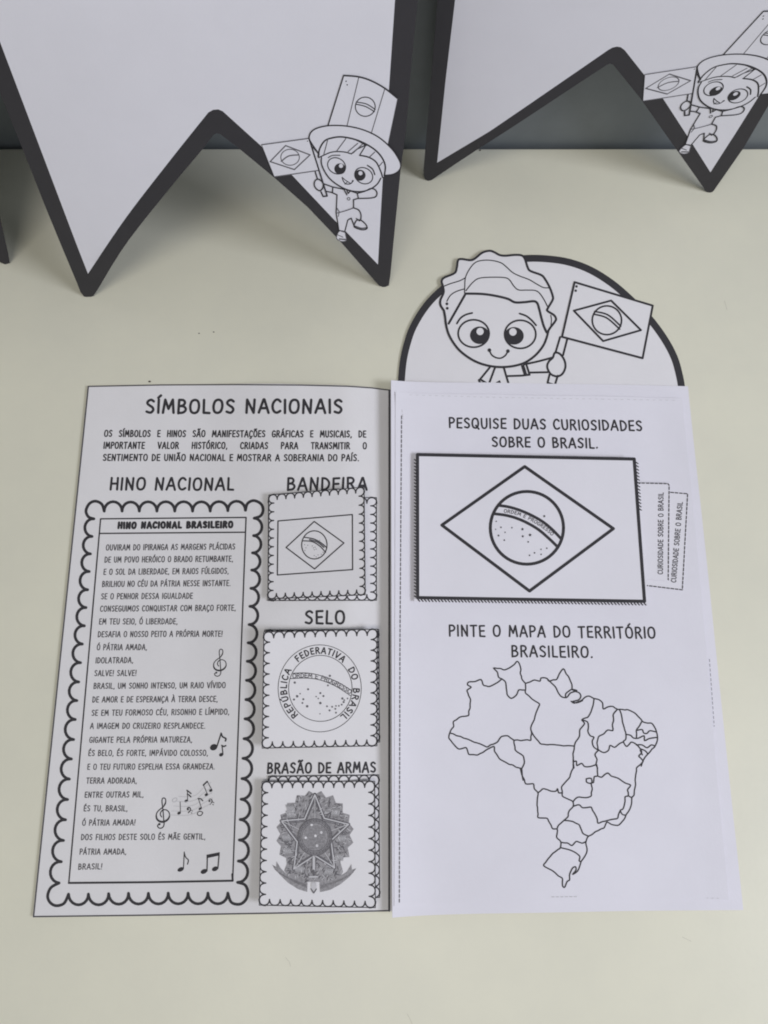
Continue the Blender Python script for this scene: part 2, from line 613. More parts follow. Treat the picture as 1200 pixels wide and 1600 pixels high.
k.build("hymn_box", M['ink'], left)

# music marks
k = page_ink(S_left)
zc = Z(230, 1210, 10)
CLEF = [(190, 785), (163, 795), (172, 828), (207, 842), (245, 825), (264, 780), (258, 700), (250, 600), (240, 500), (231, 430), (236, 385),
        (256, 368), (282, 380), (290, 420), (280, 465), (250, 508), (198, 548), (155, 595), (142, 650), (158, 705), (208, 735), (265, 735),
        (318, 705), (348, 655), (343, 600), (310, 562), (265, 552), (226, 572), (206, 612), (212, 645), (228, 665)]
BOWL = [(198, 548), (155, 595), (142, 650), (158, 705), (208, 738), (265, 738), (318, 708), (348, 655), (343, 600), (310, 562)]


def clef(conv, sw):
    k.curve(conv(*CLEF), 1.5 * sw)
    k.curve(conv(*BOWL), 2.9 * sw, taper=True)
    k.curve(conv((250, 508), (283, 455), (289, 415)), 2.0 * sw, taper=True)
    x, y = conv((190, 778))[0]
    k.dot(x, y, 1.9 * sw)


clef(zc, 1.0)
k.build('treble_clef', M['ink'], left)
k = page_ink(S_left)
clef(lambda *p: [(343.6 + (x - 245) / 10.6 + (605 - y) / 150 * 0.3, 1035.5 + (y - 605) / 11.2) for x, y in p], .8)


def head(zz, x, y, rx, ry, rot=-25):
    (a, b), = zz((x, y))
    k.dot(a, b, rx, ry, 16, rot)


k.build('treble_clef', M['ink'], left)
k = page_ink(S_left)
head(zm, 765, 848, 5.2, 3.2)
k.line(zm((779, 845), (783, 762)), 1.3)
k.curve(zm((783, 766), (790, 788), (803, 802), (799, 822)), 1.5)
k.build('music_note', M['ink'], left)
k = page_ink(S_left)
head(zm, 880, 858, 5.4, 3.5)
head(zm, 935, 845, 5.2, 3.4)
k.line(zm((895, 856), (897, 780)), 1.7)
k.line(zm((949, 842), (955, 772)), 1.7)
k.poly(zm((893, 776), (958, 763), (957, 779), (893, 793)))
k.build('music_note', M['ink'], left)
k = page_ink(S_left)
head(zm, 928, 245, 6.0, 4.8)
k.line(zm((944, 242), (965, 176)), 1.8)
k.curve(zm((965, 176), (972, 193), (988, 202), (986, 214)), 2.2)
k.build('music_note', M['ink'], left)
k = page_ink(S_left)
head(zm, 965, 282, 3.4, 2.7)
k.line(zm((974, 280), (969, 236)), 1.5)
k.line(zm((968, 236), (978, 242), (988, 237)), 2.0)
k.build('music_note', M['ink'], left)
k = page_ink(S_left)
# notes along the stave
head(zc, 610, 415, 3.0, 2.0)
k.line(zc((632, 408), (628, 250)), 1.0)
k.line(zc((622, 250), (655, 275), (685, 300)), 1.8)
k.line(zc((628, 310), (658, 325), (682, 352)), 1.8)
head(zc, 498, 605, 3.0, 2.1)
k.line(zc((520, 600), (515, 430)), .9)
head(zc, 925, 318, 2.8, 2.1)
head(zc, 993, 252, 2.8, 2.1)
k.line(zc((942, 310), (880, 165)), 1.1)
k.line(zc((1012, 245), (938, 108)), 1.1)
k.line(zc((878, 168), (938, 110)), 2.0)
head(zc, 830, 537, 2.8, 2.0)
k.line(zc((850, 530), (800, 380)), 1.0)
k.line(zc((795, 378), (840, 382), (868, 412)), 1.6)
for cx, cy in ((648, 545), (985, 415)):
    head(zc, cx - 12, cy, 1.7, 1.6)
    k.curve(zc((cx - 22, cy - 10), (cx, cy - 30), (cx + 25, cy - 15), (cx + 25, cy + 20), (cx - 5, cy + 55)), 1.4)
    k.line(zc((cx + 45, cy + 15), (cx + 58, cy + 30)), 1.0)
    k.line(zc((cx + 40, cy + 55), (cx + 52, cy + 62)), 1.0)
k.curve(zc((785, 615), (800, 585), (840, 580), (868, 600), (840, 640), (800, 640)), 1.2, closed=True)
k.build("music_notes", M['ink'], left)
k = page_ink(S_left)
k.curve(zc((395, 400), (420, 375), (455, 370), (465, 395), (440, 425), (405, 430)), 1.1, closed=True)
for dy in (0, 75, 150, 225, 290):
    k.curve(zc((490 - dy * .5, 345 + dy), (620, 350 + dy), (760, 325 + dy * .95), (880, 215 + dy * 1.05), (1000 + dy * .1, 120 + dy * 1.1)), .55)
k.build("stave_lines", M['pale_ink'], left)

# ---- arch panel behind the right page
za = Z(600, 370, 2.4)
arch_out = spline(za((52, 560), (60, 470), (75, 400), (100, 330), (150, 250), (215, 185), (300, 126), (410, 85), (530, 70), (620, 72), (700, 85), (780, 115),
                     (860, 165), (930, 225), (1000, 295), (1060, 375), (1100, 450), (1120, 520), (1128, 565)), n=4)
arch = sheet("arch_panel", S_arch, [S_arch.uv(*p) for p in arch_out + [(1070, 660), (621, 660)]], M['flap'], bk)
arch['label'] = "round-topped panel with a thick black rim and a printed child waving a flag"
k = Ink(S_arch.px)
cx0, cy0 = 845, 620
k.line([(x + (cx0 - x) * .0215, y + (cy0 - y) * .0215) for x, y in arch_out], 9.6)
k.build("arch_rim", M['black'], arch)

zb = Z(680, 390, 5.4545)
HAIR = zb((75, 520), (47, 475), (45, 430), (72, 365), (66, 312), (55, 272), (75, 240), (165, 200), (185, 150), (195, 92), (225, 80), (300, 90), (340, 75),
          (400, 27), (460, 10), (500, 20), (550, 46), (600, 52), (680, 45), (738, 50), (765, 80), (788, 150), (812, 182), (900, 215), (932, 245),
          (975, 320), (1003, 400), (998, 435), (960, 500), (957, 522), (1012, 558), (1030, 590), (1020, 615), (985, 660), (965, 690))
FACE = zb((75, 520), (85, 575), (93, 640), (115, 720), (160, 800), (220, 870), (310, 935), (400, 975), (500, 997), (600, 1000), (700, 985), (780, 955),
          (860, 895), (920, 820), (950, 750), (965, 690))
FLAG2 = za((715, 170), (1008, 258), (970, 455), (668, 375))
# paper of the figure and its flag, cut proud of the rim
S_fig = Surf(h=lambda u, v: S_arch.h(u, v) + 0.00022)
fig = sheet("child_figure", S_fig, [S_fig.uv(*p) for p in spline(HAIR) + spline(FACE)[::-1][1:-1]], M['flap'], arch, thick=.0003)
fl = sheet("flag_figure", S_fig, [S_fig.uv(*p) for p in FLAG2], M['flap'], arch, thick=.0003)
k = Ink(S_fig.px, heavy=1.15)
k.curve(HAIR, 2.7)
k.curve(FACE, 2.8)
k.line(zb((115, 630), (260, 375)), 2.8)
k.curve(zb((260, 375), (400, 378), (520, 395), (620, 420), (680, 449), (760, 448), (840, 440), (870, 457), (885, 500), (905, 580), (925, 650), (950, 705)), 2.9)
for c in (((250, 370), (252, 320), (258, 240), (290, 170), (340, 112), (400, 92), (480, 92), (560, 112), (610, 150), (660, 195), (720, 225), (800, 255), (860, 290), (920, 322), (965, 326)),
          ((262, 350), (320, 280), (380, 243), (500, 235), (600, 240), (637, 262), (670, 310), (710, 343), (780, 345), (850, 348), (890, 372), (930, 430), (960, 490)),
          ((75, 312), (130, 290), (210, 265), (258, 240)), ((100, 440), (130, 390), (180, 357), (248, 335)), ((985, 560), (991, 600), (985, 655))):
    k.curve(zb(*c), 1.3)
for x, y in ((100, 462), (103, 500)):
    k.dot(*zb((x, y))[0], 2.3)
k.curve(zb((185, 630), (215, 585), (260, 555), (315, 540)), 2.2)
k.curve(zb((720, 545), (775, 565), (820, 600), (860, 645)), 2.2)
for cx, cy, rx, ry in ((328, 715, 132, 117), (725, 722, 133, 120)):
    k.line(ell(*zb((cx, cy))[0], rx / 5.4545, ry / 5.4545), 2.2, closed=True)
k.curve(zb((462, 858), (482, 897), (520, 921), (562, 924), (600, 900), (620, 865)), 1.9)
k.dot(*zb((462, 857))[0], 3.0)
k.dot(*zb((620, 865))[0], 3.0)
for cx, cy, rx, ry, hx, hy, hr in ((380, 730, 83, 75, 383, 698, 31), (672, 735, 83, 75, 663, 702, 32)):
    a = ell(*zb((cx, cy))[0], rx / 5.4545, ry / 5.4545)
    h_ = ell(*zb((hx, hy))[0], hr / 5.4545, hr / 5.4545)
    n = len(a)
    d = k._d()
    b = len(k.v)
    k.v += [k.mp(x, y, d) for x, y in a] + [k.mp(x, y, d) for x, y in h_]
    k.f += [(b + i, b + (i + 1) % n, b + n + (i + 1) % n, b + n + i) for i in range(n)]
k.build("face_drawing", M['ink'], fig)
k = Ink(S_arch.px, heavy=1.15)
for c in (((465, 1005), (375, 1115)), ((510, 1005), (460, 1140)), ((372, 1112), (385, 1138), (465, 1142)), ((395, 1112), (440, 1140)),
          ((585, 1005), (605, 1075), (628, 1150)), ((620, 1078), (740, 1074), (805, 1066)), ((780, 988), (805, 1066)), ((752, 990), (776, 1066)), ((740, 992), (764, 1068)),
          ((800, 1048), (960, 1045)), ((1065, 745), (1025, 880)), ((1125, 765), (1090, 900)), ((975, 1065), (958, 1135), (1020, 1155), (1045, 1075))):
    k.line(zb(*c), 2.5)
k.curve(zb((760, 978), (880, 952), (1000, 920)), 2.5)
k.curve(zb((1020, 880), (1062, 888), (1100, 940), (1110, 1000), (1085, 1058), (1040, 1080), (985, 1060), (955, 1002), (968, 955), (1003, 920)), 2.6, closed=True)
k.poly(zb((508, 1137), (552, 1112), (566, 1152)))
k.build("body_drawing", M['ink'], arch)
k = Ink(S_fig.px, heavy=1.15)
k.line(FLAG2, 2.5, closed=True)
k.line(za((712, 277), (852, 239), (964, 350), (822, 391)), 2.4, closed=True)
k.line(ell(*za((836, 313))[0], 55 / 2.4, 54 / 2.4), 2.1, closed=True)
k.curve(za((790, 280), (840, 293), (888, 335)), 2.0)
k.curve(za((786, 290), (835, 304), (884, 346)), 2.0)
k.dot(*za((722, 186))[0], 2.0)
k.dot(*za((719, 202))[0], 2.0)
k.build("flag_drawing", M['ink'], fl)

# ---- right page: a lower sheet and the printed sheet glued on it
pr = [(611, 594), (760, 597.5), (940, 600.5), (1075, 603.5), (1095, 790), (1118, 1010), (1140, 1220), (1161.5, 1422), (946, 1424), (753, 1427.5), (613, 1434), (612, 1010)]
rp = sheet("right_page", S_right, [S_right.uv(*p) for p in pr], M['paper_right'], bk, grid=(.004, .012))
rp['label'] = "right page with a flag flap above a map outline"
pt_ = [(618, 612), (760, 616), (940, 619), (1066, 622), (1083, 790), (1103, 1010), (1121, 1220), (1139, 1406), (946, 1407), (753, 1410), (616, 1416), (617, 1010)]
ts = sheet("printed_sheet", S_top, [S_top.uv(*p) for p in pt_], M['paper_right'], bk, d=0.0, grid=(.004, .012))
k = Ink(S_top.px)


def dashes(k, pts, w, on, off, skip=()):
    path = [pts[0]]
    for a, b in zip(pts, pts[1:]):
        n = max(1, int(math.dist(a, b) / 0.5))
        path += [(a[0] + (b[0] - a[0]) * i / n, a[1] + (b[1] - a[1]) * i / n) for i in range(1, n + 1)]
    acc, cur = 0.0, []
    for a, b in zip(path, path[1:]):
        if acc % (on + off) < on:
            cur = cur or [a]
            cur.append(b)
        elif cur:
            k.line([cur[0], cur[-1]], w)
            cur = []
        acc += math.dist(a, b)
    if cur:
        k.line([cur[0], cur[-1]], w)


dashes(k, [(627.5, 650), (625, 1010), (624, 1410)], 1.6, 4.4, 3.0)
k.build("cut_line", M['dark_grey_ink'], ts)
k = Ink(S_top.px)
dashes(k, [(1108.5, 1030), (1116, 1135)], .8, 4, 3.4)
k.build("cut_line", M['dark_grey_ink'], ts)
k = Ink(S_top.px)
dashes(k, [(640, 617), (760, 620.5), (900, 623), (1060, 625.5)], .55, 4, 6)
k.build("faint_cut_line", M['pale_ink'], ts)
k = Ink(S_top.px)
dashes(k, [(862, 1401.5), (904, 1401)], 1.0, 4, 3)
k.build("faint_cut_line", M['pale_ink'], ts)
k = Ink(S_top.px)
dashes(k, [(1104, 1403.2), (1128, 1403.8)], .6, 3, 5)
k.build("faint_cut_line", M['pale_ink'], ts)
k = Ink(S_top.px)
dashes(k, [(628, 640), (630, 655)], .8, 4, 3)
k.build("faint_cut_line", M['pale_ink'], ts)

for rows in ((("PESQUISE DUAS CURIOSIDADES", (702, 668), (1003, 672.8), 15.0, 2.5), ("SOBRE O BRASIL.", (769.5, 697.5), (934, 700), 14.6, 2.5)),
             (("PINTE O MAPA DO TERRITÓRIO", (702, 993.5), (1024, 997), 16.6, 2.5), ("BRASILEIRO.", (800, 1025.5), (926, 1027), 16.6, 2.5))):
    k = Ink(S_top.px)
    for args in rows:
        text(k, *args, gap=.25, jit=.02)
    k.build("heading_lettering", M['ink'], ts)

# map outline
z3 = Z(660, 960, 2.857)
z6 = Z(870, 1080, 6.6667)
z7 = Z(780, 1180, 4)
k = Ink(S_top.px)
W = 1.85


def wob(pts, amp=.8):
    """Hand-drawn coast: small breaks between the traced points."""
    out = [pts[0]]
    for a, b in zip(pts, pts[1:]):
        L = math.dist(a, b)
        n = int(L / 5)
        for i in range(1, n):
            f = i / n
            out.append((a[0] + (b[0] - a[0]) * f + random.uniform(-amp, amp), a[1] + (b[1] - a[1]) * f + random.uniform(-amp, amp)))
        out.append(b)
    return out


MAP = [
    # north-west coast of the outline: far west up and over to the river mouth
    z3((122, 530), (140, 500), (138, 480), (165, 460), (207, 450), (213, 400), (215, 380), (203, 350), (200, 338), (218, 325), (202, 315), (207, 302), (235, 300), (262, 291), (272, 315), (300, 322), (325, 310), (355, 288)),
    z3((355, 288), (340, 280), (335, 258), (318, 240), (350, 242), (365, 248), (395, 235), (412, 222), (422, 210), (432, 218), (440, 245), (437, 262), (445, 290), (460, 308)),
    z3((460, 308), (500, 293), (525, 298), (530, 284), (555, 285), (565, 298), (600, 290), (612, 265), (630, 243), (642, 265), (660, 295), (668, 315), (668, 335)),
    z3((355, 288), (370, 300), (375, 330), (380, 360), (397, 375), (420, 360), (430, 338), (460, 338)),
    z3((460, 308), (460, 350), (490, 378), (523, 400), (503, 455), (484, 510), (488, 530), (484, 562), (408, 562)),
    z3((484, 515), (500, 545), (528, 578), (600, 583), (678, 588)),
    z3((555, 285), (575, 305), (595, 325), (607, 350), (622, 368), (640, 372)),
    z3((640, 372), (640, 355), (655, 342), (668, 335), (690, 340), (660, 352), (648, 368), (640, 372)),
    z3((668, 335), (700, 350), (708, 365), (700, 380), (670, 390), (690, 395), (715, 385)),
    z6((150, 105), (180, 125), (260, 95), (300, 60), (340, 52), (385, 75), (450, 95), (478, 125), (485, 185), (530, 165), (580, 158), (640, 190), (740, 193), (800, 220), (850, 265), (900, 320), (990, 335), (1025, 385), (1050, 480),
       (1045, 525), (1020, 580), (950, 655), (900, 725), (880, 780)),
    z6((388, 80), (378, 150), (355, 220), (325, 270), (262, 300), (290, 335), (240, 405), (238, 465), (185, 565), (170, 650), (172, 740), (180, 800)),
    z6((262, 300), (320, 320), (330, 375), (325, 420), (350, 465), (388, 480), (370, 520), (385, 580), (435, 615)),
    z6((630, 192), (590, 240), (592, 310), (580, 350), (585, 410), (530, 405), (490, 445), (440, 470), (420, 540), (435, 610), (490, 640), (540, 615), (555, 565), (600, 585), (690, 530)),
    z6((655, 195), (680, 280), (700, 370), (720, 440), (720, 500), (695, 525), (725, 575), (780, 530), (830, 555), (870, 600), (885, 640), (855, 675), (900, 725)),
    z6((720, 450), (770, 460), (800, 488), (850, 490), (910, 465), (915, 515), (960, 495), (1045, 482)),
    z6((885, 318), (860, 365), (830, 405), (830, 485)), z6((830, 410), (890, 400), (905, 435), (940, 440), (970, 412), (1035, 425)),
    z6((830, 560), (890, 560), (940, 590), (985, 560), (1025, 572)), z6((870, 600), (920, 620), (950, 655)),
    z6((435, 615), (398, 660), (420, 710), (410, 760), (425, 800)), z6((178, 735), (205, 730), (210, 775), (260, 752), (290, 785), (350, 785), (410, 765)),
    # west: the south-western border
    z3((122, 530), (118, 550), (140, 580), (160, 600), (195, 595), (208, 625), (245, 628), (295, 600), (320, 590), (322, 610), (345, 645), (375, 662), (430, 685), (443, 690), (450, 740)),
    z3((122, 530), (170, 545), (230, 570), (290, 592), (335, 570), (355, 545), (380, 542), (408, 562), (415, 605), (450, 632), (455, 665), (443, 690)),
    z7((133, 85), (145, 130), (165, 178), (215, 180), (220, 210), (243, 235), (238, 290), (243, 390), (300, 395), (335, 460), (362, 462), (360, 515), (385, 540), (383, 578), (335, 615), (305, 650), (278, 690),
       (310, 710), (350, 735), (395, 770), (398, 820), (410, 825), (425, 790), (440, 780), (440, 750), (460, 705), (478, 698), (480, 720), (460, 745), (490, 725), (505, 690), (512, 665)),
    z7((465, 30), (463, 80), (440, 140), (390, 200), (395, 255), (460, 290), (463, 320), (440, 345), (430, 385), (405, 408), (370, 440), (362, 462)),
    z7((243, 235), (275, 210), (325, 225), (355, 225), (365, 210), (372, 235), (392, 235)),
    z7((610, 60), (615, 130), (595, 135), (590, 170), (575, 175), (582, 210), (575, 255), (550, 265), (495, 262), (462, 292)),
    z7((545, 148), (575, 145), (578, 175), (548, 170), (545, 148)),
    z7((615, 130), (640, 138), (680, 112), (700, 130), (745, 145), (790, 175), (822, 188), (803, 215), (810, 255), (830, 265)),
    z7((900, 40), (860, 78), (852, 140), (850, 200), (843, 250), (830, 265), (828, 300), (810, 350), (785, 395), (765, 420), (745, 438), (700, 432), (675, 418), (655, 455), (600, 480), (555, 510), (543, 540), (548, 605), (512, 665)),
    z7((810, 255), (788, 260), (785, 300), (775, 335), (758, 345), (770, 370), (790, 375)), z7((758, 345), (740, 395), (690, 405), (665, 412), (618, 425), (605, 380), (575, 325), (520, 328), (500, 310), (463, 320)),
    z7((405, 408), (460, 415), (500, 435), (525, 490), (555, 505)), z7((388, 545), (430, 550), (455, 565), (480, 540), (520, 550), (543, 540)),
    z7((383, 578), (440, 592), (470, 605), (505, 635), (500, 660), (512, 665)),
]
for c in MAP:
    k.curve(wob(c), W, n=3)
k.line(z7((895, -2), (882, -30)), W)
k.build("map_drawing", M['ink'], ts)

# ---- curiosity tabs and the flag flap over them
S_tab2 = Surf(h=lambda u, v: h_right(u, v) + 0.0013)
S_tab1 = Surf(h=lambda u, v: h_right(u, v) + 0.0021)
S_flap = Surf(h=lambda u, v: h_right(u, v) + 0.0034 + 0.0022 * sstep(.03, .16, u) + 0.0008 * sstep(.175, .195, v))
T2 = [(700, 768), (1046, 768), (1076, 770.5), (1067.5, 923), (1009, 915.5), (700, 905)]
T1 = [(700, 753), (999, 753.5), (1047, 754.5), (1045.5, 907), (1000, 905), (700, 900)]
b2 = sheet("curiosity_tab", S_tab2, [S_tab2.uv(*p) for p in T2], M['flap_right'], bk, grid=(.004, .012))
b1 = sheet("curiosity_tab", S_tab1, [S_tab1.uv(*p) for p in T1], M['flap_right'], bk, grid=(.004, .012))
b2['label'] = "lower tab sticking out furthest right of the flag flap"
b1['label'] = "upper tab just right of the flag flap"
k = Ink(S_tab2.px)
dashes(k, [(1048, 769.3), (1074.5, 771.5), (1066.3, 921.6), (1008, 914.5)], 1.6, 4.2, 2.6)
text(k, "CURIOSIDADE SOBRE O BRASIL", (1056, 910), (1066.5, 785), 7.4, 1.15, up=(-.995, -.1), gap=.2)
k.build("tab_print", M['soft_ink'], b2)
k = Ink(S_tab1.px)
dashes(k, [(996, 754.6), (1045.6, 755.8), (1044.2, 906)], 1.6, 4.2, 2.6)
text(k, "CURIOSIDADE SOBRE O BRASIL", (1035.5, 897), (1036.5, 770), 7.4, 1.15, up=(-1, -.02), gap=.2)
k.build("tab_print", M['soft_ink'], b1)

FB = [(647.2, 712), (996, 718), (1013, 944.5), (647.2, 940)]
S_fb = Surf(h=lambda u, v: h_right(u, v) + 0.0026)
fb = sheet("flag_backing", S_fb, [S_fb.uv(*p) for p in FB], M['flap_right'], bk, grid=(.004, .012))
k = Ink(S_fb.px)
x = 653.0
while x < 1009:
    f = (x - 651) / 360
    yb = 936.5 + f * 6
    k.line([(x, yb), (x + 2.8, yb + 3.0)], 1.7)
    x += 5.2
y = 718.0
while y < 936:
    k.line([(647.6, y), (651.5, y + 2.6)], 1.7)
    y += 5.2
y = 722.0
while y < 800:
    k.line([(993 + (y - 715) * .07, y), (996.6 + (y - 715) * .07, y + 2.4)], 1.5)
    y += 5.2
k.build("zigzag_print", M['ink'], fb)
FF = [(650, 708), (820, 711), (993, 715), (1002, 836), (1010, 942), (830, 939), (650, 936)]
ff = sheet("flag_flap", S_flap, [S_flap.uv(*p) for p in FF], M['flap_right'], bk, grid=(.004, .012))
ff['label'] = "large flap printed with a national flag outline"
k = Ink(S_flap.px)
k.line([(652.3, 710.3), (991, 717.2), (1007.2, 939.6), (652.6, 933.8)], 4.5, closed=True)
k.line([(690.5, 820.5), (820, 729), (958.5, 826), (827.5, 923.5)], 4.3, closed=True)
zf = Z(760, 760, 8.571)
k.line(ell(*zf((543, 555))[0], 57.2, 56.8, n=56), 4.3, closed=True)
k.curve(zf((158, 254), (300, 275), (450, 320), (600, 385), (750, 470), (880, 575), (1000, 700)), 4.0)
k.curve(zf((98, 366), (250, 385), (400, 425), (550, 490), (700, 580), (830, 690), (945, 800)), 4.0)
for sx, sy, r in ((775, 398, 18), (132, 468, 12), (195, 548, 14), (125, 575, 10), (250, 615, 12), (163, 658, 16), (240, 720, 14), (342, 553, 13), (483, 573, 20),
                  (585, 650, 22), (488, 668, 18), (560, 743, 14), (732, 843, 12), (810, 828, 13), (645, 890, 14), (733, 910, 13), (578, 923, 14)):
    (a, b), = zf((sx, sy))
    r = r / 8.571 * 1.1
    k.poly([(a + math.cos(R(36 * i - 90)) * r * (1 if i % 2 == 0 else .5), b + math.sin(R(36 * i - 90)) * r * (1 if i % 2 == 0 else .5)) for i in range(10)])
k.build("flag_drawing", M['ink'], ff)
k = Ink(S_flap.px)
text_on_path(k, "ORDEM E PROGRESSO", spline(zf((235, 348), (380, 372), (520, 425), (650, 492), (770, 570), (878, 660)), n=6), 5.0, .85, gap=.2)
k.build("motto_lettering", M['soft_ink'], ff)

# ---- stamp flaps: small folded booklets glued on the left page


def plane_h(p, q, r):
    """Height plane through three (pixel, height over the page) corners."""
    P = []
    for (x, y), z in (p, q, r):
        s = Surf(h=lambda u, v, z=z: h_left(u, v) + z)
        u, v = s.uv(x, y)
        P.append(Vector((u, v, s.h(u, v))))
    n = (P[1] - P[0]).cross(P[2] - P[0])
    return lambda u, v: P[0].z - (n.x * (u - P[0].x) + n.y * (v - P[0].y)) / n.z


def bil(Q, s, t):
    return tuple((Q[0][j] * (1 - s) + Q[1][j] * s) * (1 - t) + (Q[3][j] * (1 - s) + Q[2][j] * s) * t for j in (0, 1))


def scallops(k, Q, nx, ny, w=1.75, depth=.052, sides='tlrb'):
    dx, dy = depth, depth * math.dist(Q[0], Q[1]) / math.dist(Q[0], Q[3])

    def arc(f, n):
        for i in range(n):
            c = []
            for j in range(11):
                a = math.pi * j / 10
                c.append(bil(Q, *f((i + (1 - math.cos(a)) / 2) / n, 1 - math.sin(a) ** .8)))
            k.line(c, w)
            if i:
                k.poly([bil(Q, *f((i - .15) / n, .42)), bil(Q, *f((i + .15) / n, .42)), bil(Q, *f(i / n, 1.12))])
    if 't' in sides:
        arc(lambda s, d: (s, d * dy + .004), nx)
    if 'b' in sides:
        arc(lambda s, d: (s, 1 - d * dy - .004), nx)
    if 'l' in sides:
        arc(lambda s, d: (d * dx + .004, s), ny)
    if 'r' in sides:
        arc(lambda s, d: (1 - d * dx - .004, s), ny)
    k.line([bil(Q, .003, .003), bil(Q, .997, .003), bil(Q, .997, .997), bil(Q, .003, .997)], 1.1, closed=True)


def stamp(Q, hs, QB, zb_, nx, ny, label):
    SB = Surf(h=lambda u, v: h_left(u, v) + zb_)
    ba = sheet("stamp_backing", SB, [SB.uv(*p) for p in QB], M['flap'], bk, grid=(.004, .012), thick=.00025)
    kk = Ink(SB.px)
    scallops(kk, QB, nx, ny)
    kk.build("scalloped_border", M['ink'], ba)
    S = Surf(h=plane_h((Q[0], hs[0]), (Q[1], hs[1]), (Q[3], hs[3])))
    fr = sheet("stamp_flap", S, [S.uv(*p) for p in Q], M['flap'], bk, thick=.00025)
    fr['label'] = label
    ba['label'] = "back leaf of the " + label
    kk = Ink(S.px)
    scallops(kk, Q, nx, ny)
    kk.build("scalloped_border", M['ink'], fr)
    return S, fr


# flag stamp
Qb = [(419.6, 773), (569.4, 760.5), (571.3, 930), (418, 936.5)]
S1, f1 = stamp(Qb, (.0030, .0130, .0, .0030), [(419, 776), (588.8, 777), (588.8, 938.5), (418, 939)], .0006, 11, 12, "stamp flap with a small flag outline")
zs = Z(390, 730, 5)
k = Ink(S1.px)
k.line(zs((222, 420), (803, 370), (805, 800), (217, 842)), 1.7, closed=True)
k.line(zs((285, 627), (505, 424), (737, 592), (508, 795)), 1.6, closed=True)
k.line(ell(*zs((506, 607))[0], 99 / 5, 110 / 5), 1.5, closed=True)
k.curve(zs((428, 548), (500, 560), (560, 592), (604, 630)), 1.5)
k.curve(zs((412, 575), (490, 582), (550, 618), (594, 665)), 1.5)
k.build("flag_drawing", M['ink'], f1)
k = Ink(S1.px)
k.curve(zs((470, 566), (530, 585), (580, 625)), 2.2)
for x, y in ((430, 605), (440, 630), (455, 610), (432, 650), (490, 615), (500, 630), (512, 625), (520, 640), (505, 645), (548, 572), (505, 690), (520, 700), (535, 685), (560, 680), (575, 665), (540, 705)):
    k.dot(*zs((x, y))[0], .75, n=6)
k.build("motto_and_stars", M['dark_grey_ink'], f1)

# seal stamp
Qs = [(411.6, 987), (590, 982.5), (589.6, 1166), (409, 1169.6)]
S2, f2 = stamp(Qs, (.0085, .0085, 0, .0050), [(413, 984), (592.3, 983), (593.6, 1160), (412, 1164)], .0006, 11, 11, "stamp flap with a round state seal")
zs = Z(390, 940, 5)
k = Ink(S2.px)
k.line(ell(*zs((548, 678))[0], 65, 68, n=60), .85, closed=True)
k.line(ell(*zs((553, 678))[0], 49.6, 51.6, n=60), .9, closed=True)
k.curve(zs((338, 560), (450, 558), (560, 580), (680, 625), (800, 697)), 1.0)
k.curve(zs((318, 602), (450, 598), (560, 615), (680, 665), (788, 735)), 1.0)
cx, cy = zs((550, 678))[0]


def ringpath(a0, a1, r=(52.4, 54.8)):
    return ell(cx, cy, r[0], r[1], a0, a1, 24)


for s, a0, a1 in (("REPÚBLICA", 131.5, 211), ("FEDERATIVA", 229.5, 312), ("DO", 327.5, 346), ("BRASIL", 360, 412)):
    text_on_path(k, s, ringpath(a0, a1), 9.0, 1.75, gap=.26)
k.build("seal_lettering", M['ink'], f2)
k = Ink(S2.px)
text_on_path(k, "ORDEM E PROGRESSO", spline(zs((338, 597), (450, 593), (560, 610), (680, 658), (785, 722)), n=6), 6.2, 1.1, gap=.14)
for x, y, r in ((627, 580, 10), (612, 655, 8), (353, 633, 10), (457, 685, 9), (372, 740, 11), (347, 765, 9), (395, 720, 6), (420, 763, 9), (413, 792, 8), (450, 818, 11),
                (553, 715, 9), (577, 738, 9), (520, 742, 6), (537, 757, 6), (553, 793, 11), (550, 877, 5), (605, 818, 8), (625, 850, 9), (645, 822, 8), (675, 815, 7), (670, 838, 8), (675, 868, 8),
                (698, 815, 7), (720, 805, 8), (735, 785, 9), (725, 757, 10), (765, 757, 7), (740, 770, 7)):
    k.dot(*zs((x, y))[0], r / 5 * .95, n=7)
k.build("seal_stars", M['dark_grey_ink'], f2)

# coat of arms stamp
Qa = [(409, 1221), (586, 1220), (587.2, 1419), (404.4, 1415)]
S3, f3 = stamp(Qa, (.0035, .0050, 0, .0048), [(419, 1212.5), (592.6, 1210.5), (593.8, 1403), (415, 1404)], .0006, 11, 11, "stamp flap with a grey coat of arms")
zs = Z(410, 1230, 7.5)
k = Ink(S3.px, .0001)
BURST = [(615, 85), (690, 45), (745, 122), (828, 95), (862, 185), (942, 190), (942, 300), (1022, 325), (1012, 420), (1070, 490), (1022, 560), (1065, 650), (1000, 710), (1020, 818), (925, 825), (912, 870),
         (945, 990), (910, 1060), (800, 1110), (700, 1140), (660, 1110), (530, 1110), (500, 1140), (400, 1090), (300, 1040), (255, 975), (285, 900), (278, 830), (200, 790), (218, 692), (165, 630), (210, 550),
         (165, 468), (228, 400), (210, 325), (288, 296), (290, 185), (382, 182), (405, 95), (500, 100), (545, 42)]
k.poly(zs(*BURST))
RIB1 = [(108, 905), (160, 932), (165, 868), (215, 950), (300, 1035), (420, 1085), (530, 1120), (525, 1228), (420, 1195), (300, 1120), (200, 1020)]
RIB2 = [(1103, 950), (1050, 968), (1042, 900), (990, 990), (900, 1050), (780, 1095), (668, 1125), (675, 1230), (790, 1205), (920, 1135), (1020, 1050)]
k.poly(zs(*RIB1))
k.poly(zs(*RIB2))
k.poly(zs((560, 1020), (650, 1020), (650, 1075), (560, 1075)))
k.build("arms_tone", M['grey_ink'], f3)
rnd = random.Random(3)
